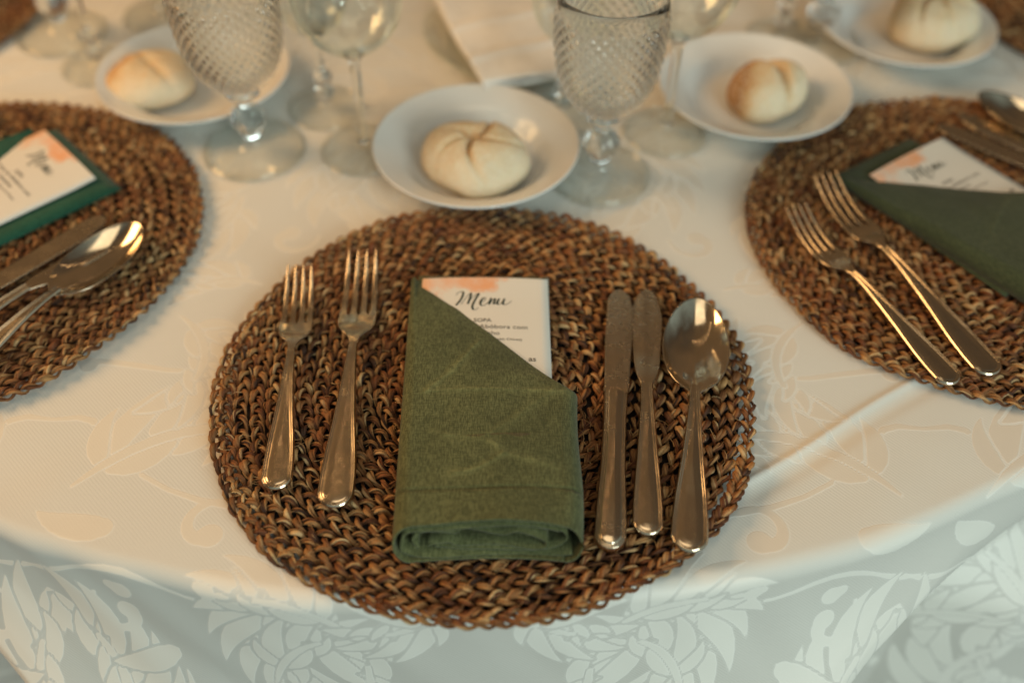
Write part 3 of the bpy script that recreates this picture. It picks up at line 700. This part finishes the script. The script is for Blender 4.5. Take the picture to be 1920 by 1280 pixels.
def text_mesh(body, size, bold=False):
    c = bpy.data.curves.new('lettering', 'FONT'); c.body = body; c.size = size; c.resolution_u = 3
    if bold: c.offset = size*.012
    t = bpy.data.objects.new('lettering', c); COL.objects.link(t)
    bpy.context.view_layer.update()
    me = bpy.data.meshes.new_from_object(t.evaluated_get(bpy.context.evaluated_depsgraph_get()))
    v = np.array([tuple(p.co) for p in me.vertices]); f = [tuple(p.vertices) for p in me.polygons]
    COL.objects.unlink(t); bpy.data.objects.remove(t); bpy.data.curves.remove(c); bpy.data.meshes.remove(me)
    return v, f
def card():
    root = empty('menu_card', (0, 0, 0))
    x0, x1, y0, y1 = -.0500, .0445, -.09, .1235
    bow = lambda x, y: .0020*(1-((x-.0)/.05)**2)*sstep(-.05, .06, y)+.0012*sstep(.10, .1275, y)
    gx_, gy_ = np.meshgrid(np.linspace(0, 1, 15), np.linspace(0, 1, 25)); X2 = x0+(x1+.003*(1-gy_)-x0)*gx_; Y2 = y0+(y1-y0)*gy_
    Z2 = bow(X2, Y2); Vt = np.stack([X2, Y2, Z2+.0007], -1); Vb = np.stack([X2, Y2, Z2], -1)[:, ::-1]
    mesh('paper', np.concatenate([Vt, Vb], 1).reshape(-1, 3), grid_faces(25, 30, True), CARD, root, smooth=False)
    Z = .00088
    lift = lambda V: [(a_, b_, c_+float(bow(a_, b_))) for a_, b_, c_ in V]
    # handwritten title as a brush stroke of changing width
    M = [[(443, 300), (460, 278), (495, 262), (520, 270), (515, 310), (490, 360), (450, 412)], [(505, 400), (555, 325), (603, 280), (598, 330), (575, 398)], [(575, 398), (625, 325), (690, 283), (655, 350), (628, 415), (635, 455), (665, 460), (692, 436)],
         [(705, 385), (740, 372), (768, 345), (758, 328), (730, 345), (710, 385), (725, 414), (765, 405), (808, 365)], [(808, 365), (826, 333), (808, 402), (850, 343), (869, 343), (856, 397), (888, 378)],
         [(888, 378), (914, 336), (893, 385), (908, 402), (945, 375), (971, 336), (955, 388), (975, 402), (1012, 388), (1047, 358)]]
    def tocard(p): # sheet of paper coordinates of the tracing grid
        x = -.0335+(p[0]-443)*(.0412/604)*1.0+.0095; y = .0948+(412-p[1])*(.0145/150)*.98
        return (x, y)
    V, Fc = [], []
    for st in M:
        q = spline([tocard(p) for p in st], 10*len(st)); d = np.gradient(q, axis=0); L = np.hypot(*d.T)+1e-9
        nrm = np.stack([-d[:, 1], d[:, 0]], 1)/L[:, None]; down = np.clip(-d[:, 1]/L, 0, 1)
        wdt = .00022+.00058*np.convolve(np.pad(down, 3, mode='edge'), np.ones(7)/7, 'valid')
        b = len(V)
        for p, nn, ww in zip(q, nrm, wdt): V += [(*(p-nn*ww), Z), (*(p+nn*ww), Z)]
        for i in range(len(q)-1): Fc.append((b+2*i, b+2*i+1, b+2*i+3, b+2*i+2))
    mesh('lettering', lift(V), Fc, INK, root, smooth=False)
    V, Fc = [], []
    for body, xr_, yb_, wmm, bold in (('SOPA', -15, 508, 13.0, True), ('Creme de Abóbora com', 11, 501.5, 62, False), ('Cebolinho', -9, 495.2, 25, False), ('(Cream of Pumpkin Soup with Chives)', 7, 490, 57, False), ('as', 17, 471, 5.2, True)):
        v, f = text_mesh(body, 1., bold); wd = v[:, 0].max()-v[:, 0].min(); k = wmm/1000/wd
        b = len(V)
        x = (v[:, 0]-v[:, 0].max())*k+xr_/1000-NX; y = v[:, 1]*k*.92+yb_/1000-NY
        V += [(a_, b_, Z) for a_, b_ in zip(x, y)]; Fc += [tuple(i+b for i in q) for q in f]
    mesh('lettering', lift(V), Fc, GREY, root, smooth=False)
    return root
c1 = card(); c1.location = (NX, NY-.003, MZ+.0062)
tag(c1, 'white menu card tucked upright into the olive napkin of the central setting, its title readable', 'menu card', 'menu cards tucked into the napkins')
c2 = copy_tree(c1); place_local(c2, (.0445, .1275), (.3765, .742), R(35), MZ+.0062)
tag(c2, 'white menu card in the dark olive napkin at the right, mostly covered', 'menu card', 'menu cards tucked into the napkins')
c3 = copy_tree(c1); place_local(c3, (.0445, .1275), (-.3465, .670), R(-46), MZ+.0062)
tag(c3, 'white menu card with a wide orange corner in the deep green napkin at the left', 'menu card', 'menu cards tucked into the napkins')

# ------------------------------------------------------------------ bread plates and rolls
def bread_plate():
    p = [(0, .0030), (.030, .0030), (.046, .0034), (.054, .0058), (.0605, .0120), (.066, .0170), (.076, .0222), (.0850, .0262), (.0875, .0274), (.0888, .0276), (.0893, .0264), (.0880, .0246), (.078, .0190), (.066, .0125), (.052, .0022), (.050, .0), (.046, .0), (.045, .0012), (0, .0012)]
    q = spline(p, 90); return lathe('bread_plate', q, CHINA, None, 128)
def roll(seed, sx, sy, h, mode):
    nt_, npz = 110, 64; th = np.linspace(0, 2*np.pi, nt_, endpoint=False); ph = np.linspace(-np.pi/2*.999, np.pi/2*.999, npz)
    Tt, Pp = np.meshgrid(th, ph)
    r = np.cos(Pp)**.75; x = r*np.cos(Tt); y = r*np.sin(Tt); z = np.sin(Pp)
    lump = 1+.05*np.sin(2*Tt+seed)+.04*np.sin(3*Tt+seed*2.1)+.018*np.sin(5*Tt+seed)
    g = np.zeros_like(x); up = np.clip(z, 0, 1)
    if mode == 'kaiser':
        for k, (a0, sw, dp) in enumerate([(-2.15, .9, 1.), (-.55, .8, .75), (.75, .7, .9), (2.2, .8, .8), (3.3, .5, .45)]):
            # grooves spiral out from the pinch
            rr = np.hypot(x, y); ang = a0+sw*(rr-.1); d = np.abs((Tt-ang+np.pi) % (2*np.pi)-np.pi)*np.maximum(rr, .08)
            g = np.maximum(g, dp*np.exp(-(d/.055)**2)*np.clip(1.15-rr*.95, 0, 1)*(z > 0))
        pinch = np.exp(-((x+.05)**2+(y-.12)**2)/.02)*(z > 0)
        g = np.maximum(g, pinch*.9)
    elif mode == 'split':
        d = np.abs(x-.12*np.sin(y*2+1)-.15); g = .9*np.exp(-(d/.12)**2)*(z > -.2)
    else:
        d = np.abs(x+.35*y-.1); g = .5*np.exp(-(d/.10)**2)*np.clip(1.1-np.abs(y), 0, 1)*(z > 0)
    puff = 1-.13*g
    X_ = x*lump*puff*sx; Y_ = y*lump*puff*sy
    Z_ = np.where(z > 0, z*h*.62*(1-.38*g), z*h*.40)+h*.38
    Z_ = Z_+.0030*vnoise(X_*60+50, Y_*60+50, seed)+.0011*vnoise(X_*190+50, Y_*190+50, seed+1)
    bake = .08+.20*sstep(.5, 1., z)+.40*g*np.where(z > .3, 1, .4)+(1.15 if mode == 'split' else .7)*sstep(.1, .9, -x*.8+y*.5)*(mode != 'kaiser')+.35*sstep(.2, 1., y)*(mode == 'kaiser')-.1*sstep(0, 1, -y)
    V = np.stack([X_, Y_, Z_], -1)
    return mesh('bread_roll', V.reshape(-1, 3), grid_faces(npz, nt_, True), BREAD, attrs={'bake': ('FLOAT', np.clip(bake, 0, 1))})
PL = [((-.0330, .7160), 'white bread plate directly behind the central place mat', 'pale round bread roll with a pinched star top in the plate behind the central mat', (.0465, .0420, .045), 'kaiser', (.000, -.017), .0),
      ((-.3020, .8260), 'white bread plate partly behind the left cut-glass goblet', 'oval pale bread roll on the plate at the upper left', (.0430, .0400, .034), 'plain', (-.042, -.003), .4),
      ((.2230, .8130), 'white bread plate with its rim over the right-hand place mat', 'small two-lobed bread roll, browned on its left side, on the right-hand plate', (.0400, .0340, .044), 'split', (.012, -.004), .5),
      ((.3950, .9340), 'white bread plate at the top right corner of the photo', 'pale pointed bread roll on the plate at the top right corner', (.0490, .0440, .052), 'kaiser', (.030, .006), 1.2)]
pp = bread_plate()
for i, (c, l1, l2, (sx, sy, h), mode, off, rz) in enumerate(PL):
    o = pp if i == 0 else copy_tree(pp); o.location = (c[0], c[1], .0010); o.rotation_euler = (0, 0, i*1.1)
    tag(o, l1, 'plate', 'white bread plates')
    b = roll(3+i*2, sx, sy, h, mode); b.location = (c[0]+off[0], c[1]+off[1], .0030); b.rotation_euler = (0, 0, rz)
    tag(b, l2, 'bread roll', 'bread rolls on the plates')
cb = roll(9, .007, .003, .004, 'plain'); cb.name = 'bread_crumb'; cb.location = (-.082, .674, .0085); cb.rotation_euler = (0, 0, -.5)
tag(cb, 'bread crumb lying on the centre plate left of the pinched roll', 'crumb')

# ------------------------------------------------------------------ glasses
def cut(th, z, msk):
    a = th*30/(2*np.pi)+z/.0098; b = th*30/(2*np.pi)-z/.0098
    tri = lambda t: np.abs((t % 1)-.5)*2
    return msk*(.0030*(np.minimum(tri(a), tri(b)))-.0012)
def goblet():
    o = empty('water_goblet', (0, 0, 0))
    base = [(.0, .0012), (.020, .0010), (.0410, .0), (.0434, .0008), (.0440, .0024), (.0426, .0038), (.034, .0044), (.022, .0068), (.013, .0105), (.0095, .0155), (.0088, .0190), (0, .0190)]
    lathe('base', spline(base, 60), FOOT, o, 96, disp=lambda th, z, k: 0*th+np.where(z < .006, .0004*np.cos(24*th), 0))
    stem = [(0, .0188), (.0088, .0188), (.0090, .0220), (.0125, .0270), (.0150, .0330), (.0150, .0380), (.0118, .0440), (.0078, .0490), (.0072, .0535), (.0095, .0570), (.0140, .0600), (.0148, .0625), (.0120, .0650), (0, .0650)]
    lathe('stem', spline(stem, 70), GLASS, o, 64, disp=lambda th, z, k: np.where((z > .024) & (z < .046), .0006*np.cos(8*th), 0))
    zo = [(.0115, .0648, 0), (.0160, .0680, .2), (.0225, .0730, 1), (.0290, .0800, 1), (.0345, .0890, 1), (.0385, .1000, 1), (.0412, .1130, 1), (.0428, .1280, 1), (.0435, .1440, 1), (.0437, .1520, 1), (.0436, .1570, .6), (.0434, .1590, 0), (.0430, .1660, 0), (.0426, .1725, 0), (.0420, .1735, 0), (.0414, .1728, 0)]
    zi = [(.0416, .1660, 0), (.0413, .1500, 0), (.0405, .1300, 0), (.0386, .1120, 0), (.0350, .0970, 0), (.0290, .0860, 0), (.0210, .0790, 0), (.0110, .0755, 0), (0, .0745, 0)]
    q = np.vstack([spline(zo, 150), spline(zi, 40), ]); q = np.vstack([[(0, .0648, 0)], q])
    lathe('bowl', q, GLASS, o, 240, disp=cut)
    return o
def wine(scale=1., name='wine_glass'):
    o = empty(name, (0, 0, 0)); k = scale
    base = [(0, .0004), (.020, .0004), (.0360, .0), (.0378, .0008), (.0378, .0022), (.0362, .0028), (.030, .0026), (.016, .0038), (.007, .0068), (.0042, .0120), (0, .0120)]
    lathe('base', np.array(spline(base, 50))*k, FOOT, o, 96)
    zb = .0970
    stem = [(0, .0118), (.0055, .0118), (.0042, .030), (.0040, .060), (.0045, .082), (.0062, .0935), (.0085, .0985), (0, .0990)]
    lathe('stem', np.array(spline(stem, 50))*k, GLASS, o, 32)
    bw = [(.0085, .0985), (.0160, .1025), (.0250, .1085), (.0350, .1190), (.0420, .1330), (.0450, .1500), (.0452, .1650), (.0435, .1850), (.0400, .2050), (.0370, .2200)]
    inn = [(.0362, .2200), (.0392, .2050), (.0427, .1850), (.0444, .1650), (.0442, .1500), (.0412, .1335), (.0340, .1200), (.0240, .1105), (.0140, .1060), (.0, .1040)]
    lathe('bowl', np.array(np.vstack([spline(bw, 60), spline(inn, 60)]))*k, THIN, o, 128)
    return o
def small_glass():
    o = empty('port_glass', (0, 0, 0))
    base = [(0, .0004), (.020, .0004), (.0330, .0), (.0346, .0008), (.0346, .0022), (.0330, .0030), (.026, .0032), (.013, .0048), (.006, .0080), (.0048, .0110), (0, .0110)]
    lathe('base', spline(base, 50), FOOT, o, 96)
    stem = [(0, .0108), (.0048, .0108), (.0075, .0150), (.0090, .0190), (.0075, .0230), (.0042, .0270), (.0075, .0320), (.0088, .0355), (.0070, .0395), (.0040, .0440), (.0036, .0600), (.0044, .0740), (.0080, .0790), (0, .0795)]
    lathe('stem', spline(stem, 90), GLASS, o, 40)
    bw = [(.0080, .0788), (.0150, .0825), (.0230, .0900), (.0290, .1010), (.0325, .1150), (.0335, .1300), (.0325, .1480), (.0300, .1700)]
    inn = [(.0294, .1700), (.0318, .1480), (.0327, .1300), (.0317, .1150), (.0280, .1015), (.0215, .0915), (.0120, .0860), (0, .0845)]
    lathe('bowl', np.vstack([spline(bw, 50), spline(inn, 50)]), THIN, o, 112)
    return o
def foot_rim(o, r, z, t):
    a_ = np.linspace(0, 2*np.pi, 17)[:-1]
    q = np.array([(r+t*math.cos(x_), z+t*math.sin(x_)) for x_ in list(a_)+[a_[0]]])
    return lathe('foot_rim', q, GLASS, o, 96)
G = goblet(); Wg = wine(); Sg = small_glass()
foot_rim(G, .0432, .0024, .0019); foot_rim(Wg, .0374, .0018, .0013); foot_rim(Sg, .0342, .0018, .0013)
def put(src, first, x, y, label, cat, group, rz=0.):
    o = src if first else copy_tree(src)
    o.location = (x, y, .0012); o.rotation_euler = (0, 0, rz); tag(o, label, cat, group)
g1, g2, g3 = 'cut-glass goblets', 'thin-stemmed wine glasses', 'small stemmed glasses'
put(G, True, .0740, .7060, 'diamond-cut goblet standing right of the central bread plate', 'goblet', g1)
put(G, False, -.2320, .7350, 'diamond-cut goblet standing in front of the upper left bread plate', 'goblet', g1, .5)
put(G, False, -.4660, .9300, 'goblet in the far upper left corner, only its foot clear', 'goblet', g1, 1.)
put(G, False, .3090, .9300, 'goblet behind the right bread plate at the top edge', 'goblet', g1, 1.4)
put(Wg, True, .1390, .7700, 'plain wine glass whose stem stands in front of the right-hand bread plate', 'wine glass', g2)
put(Wg, False, -.1340, .7380, 'plain wine glass just left of the central bread plate', 'wine glass', g2, .7)
put(Sg, True, .0460, .7950, 'small stemmed glass half hidden behind the right diamond-cut goblet', 'glass', g3)
put(Sg, False, -.1770, .8020, 'small stemmed glass with a beaded stem between the left goblet and the wine glass', 'glass', g3, .4)
put(Sg, False, -.4110, .8700, 'small stemmed glass at the left end of the upper left bread plate', 'glass', g3, .9)
put(Sg, False, .2750, .9420, 'small stemmed glass at the top edge between the two right bread plates', 'glass', g3, 1.5)
put(Wg, False, -.3750, .9700, 'wine glass behind the upper left bread plate, cut off by the top edge', 'wine glass', g2, .2)

# ------------------------------------------------------------------ folded white cloth on a glass plate at the top
gp = lathe('glass_plate', spline([(0, .0030), (.060, .0030), (.080, .0050), (.096, .0190), (.1000, .0225), (.1010, .0218), (.0980, .0170), (.082, .0020), (.070, 0), (0, 0)], 60), THIN, None, 96)
gp.location = (.008, .920, .0012); tag(gp, 'clear glass plate under the folded white cloth', 'plate')
def folded_cloth():
    root = empty('folded_cloth', (0, 0, 0))
    for k in range(2):
        L, Wd = .185, .112; nx, ny = 50, 80
        x = np.linspace(0, Wd, nx); y = np.linspace(0, L, ny); X2, Y2 = np.meshgrid(x, y)
        ed = np.minimum(np.minimum(X2, Wd-X2), np.minimum(Y2, L-Y2)); t = .0048
        rn = np.sqrt(np.clip(1-(1-np.clip(ed/.0030, 0, 1))**2, 0, 1))
        z0 = k*.0046; bow = .0050*vnoise(X2*24, Y2*20, 21+k)+.0026*np.exp(-((Y2-.040-.12*X2)/.006)**2)*(k == 1)+.0022*np.exp(-((Y2-.098-.05*X2)/.005)**2)*(k == 1)
        zt = z0+t*.5+t*.5*rn+bow; zb = z0+t*.5-t*.5*rn+bow
        X3 = X2-.0015*k+.001*np.sin(Y2*40+k); Y3 = Y2+.0022*k+.0012*np.sin(X2*60+k)
        V = np.concatenate([np.stack([X3, Y3, zt], -1), np.stack([X3, Y3, zb], -1)[:, ::-1]], 1)
        mesh('layer', V.reshape(-1, 3), grid_faces(ny, 2*nx, True)[:, ::-1].copy(), WHITE, root, attrs={'crease': ('FLOAT', np.zeros(V.shape[0]*V.shape[1]))})
    return root
fcl = folded_cloth(); fcl.location = (-.0290, .7980, .0235); fcl.rotation_euler = (R(1.), 0, R(19))
tag(fcl, 'folded white cotton cloth at the top centre with one corner over the bread plate', 'cloth')
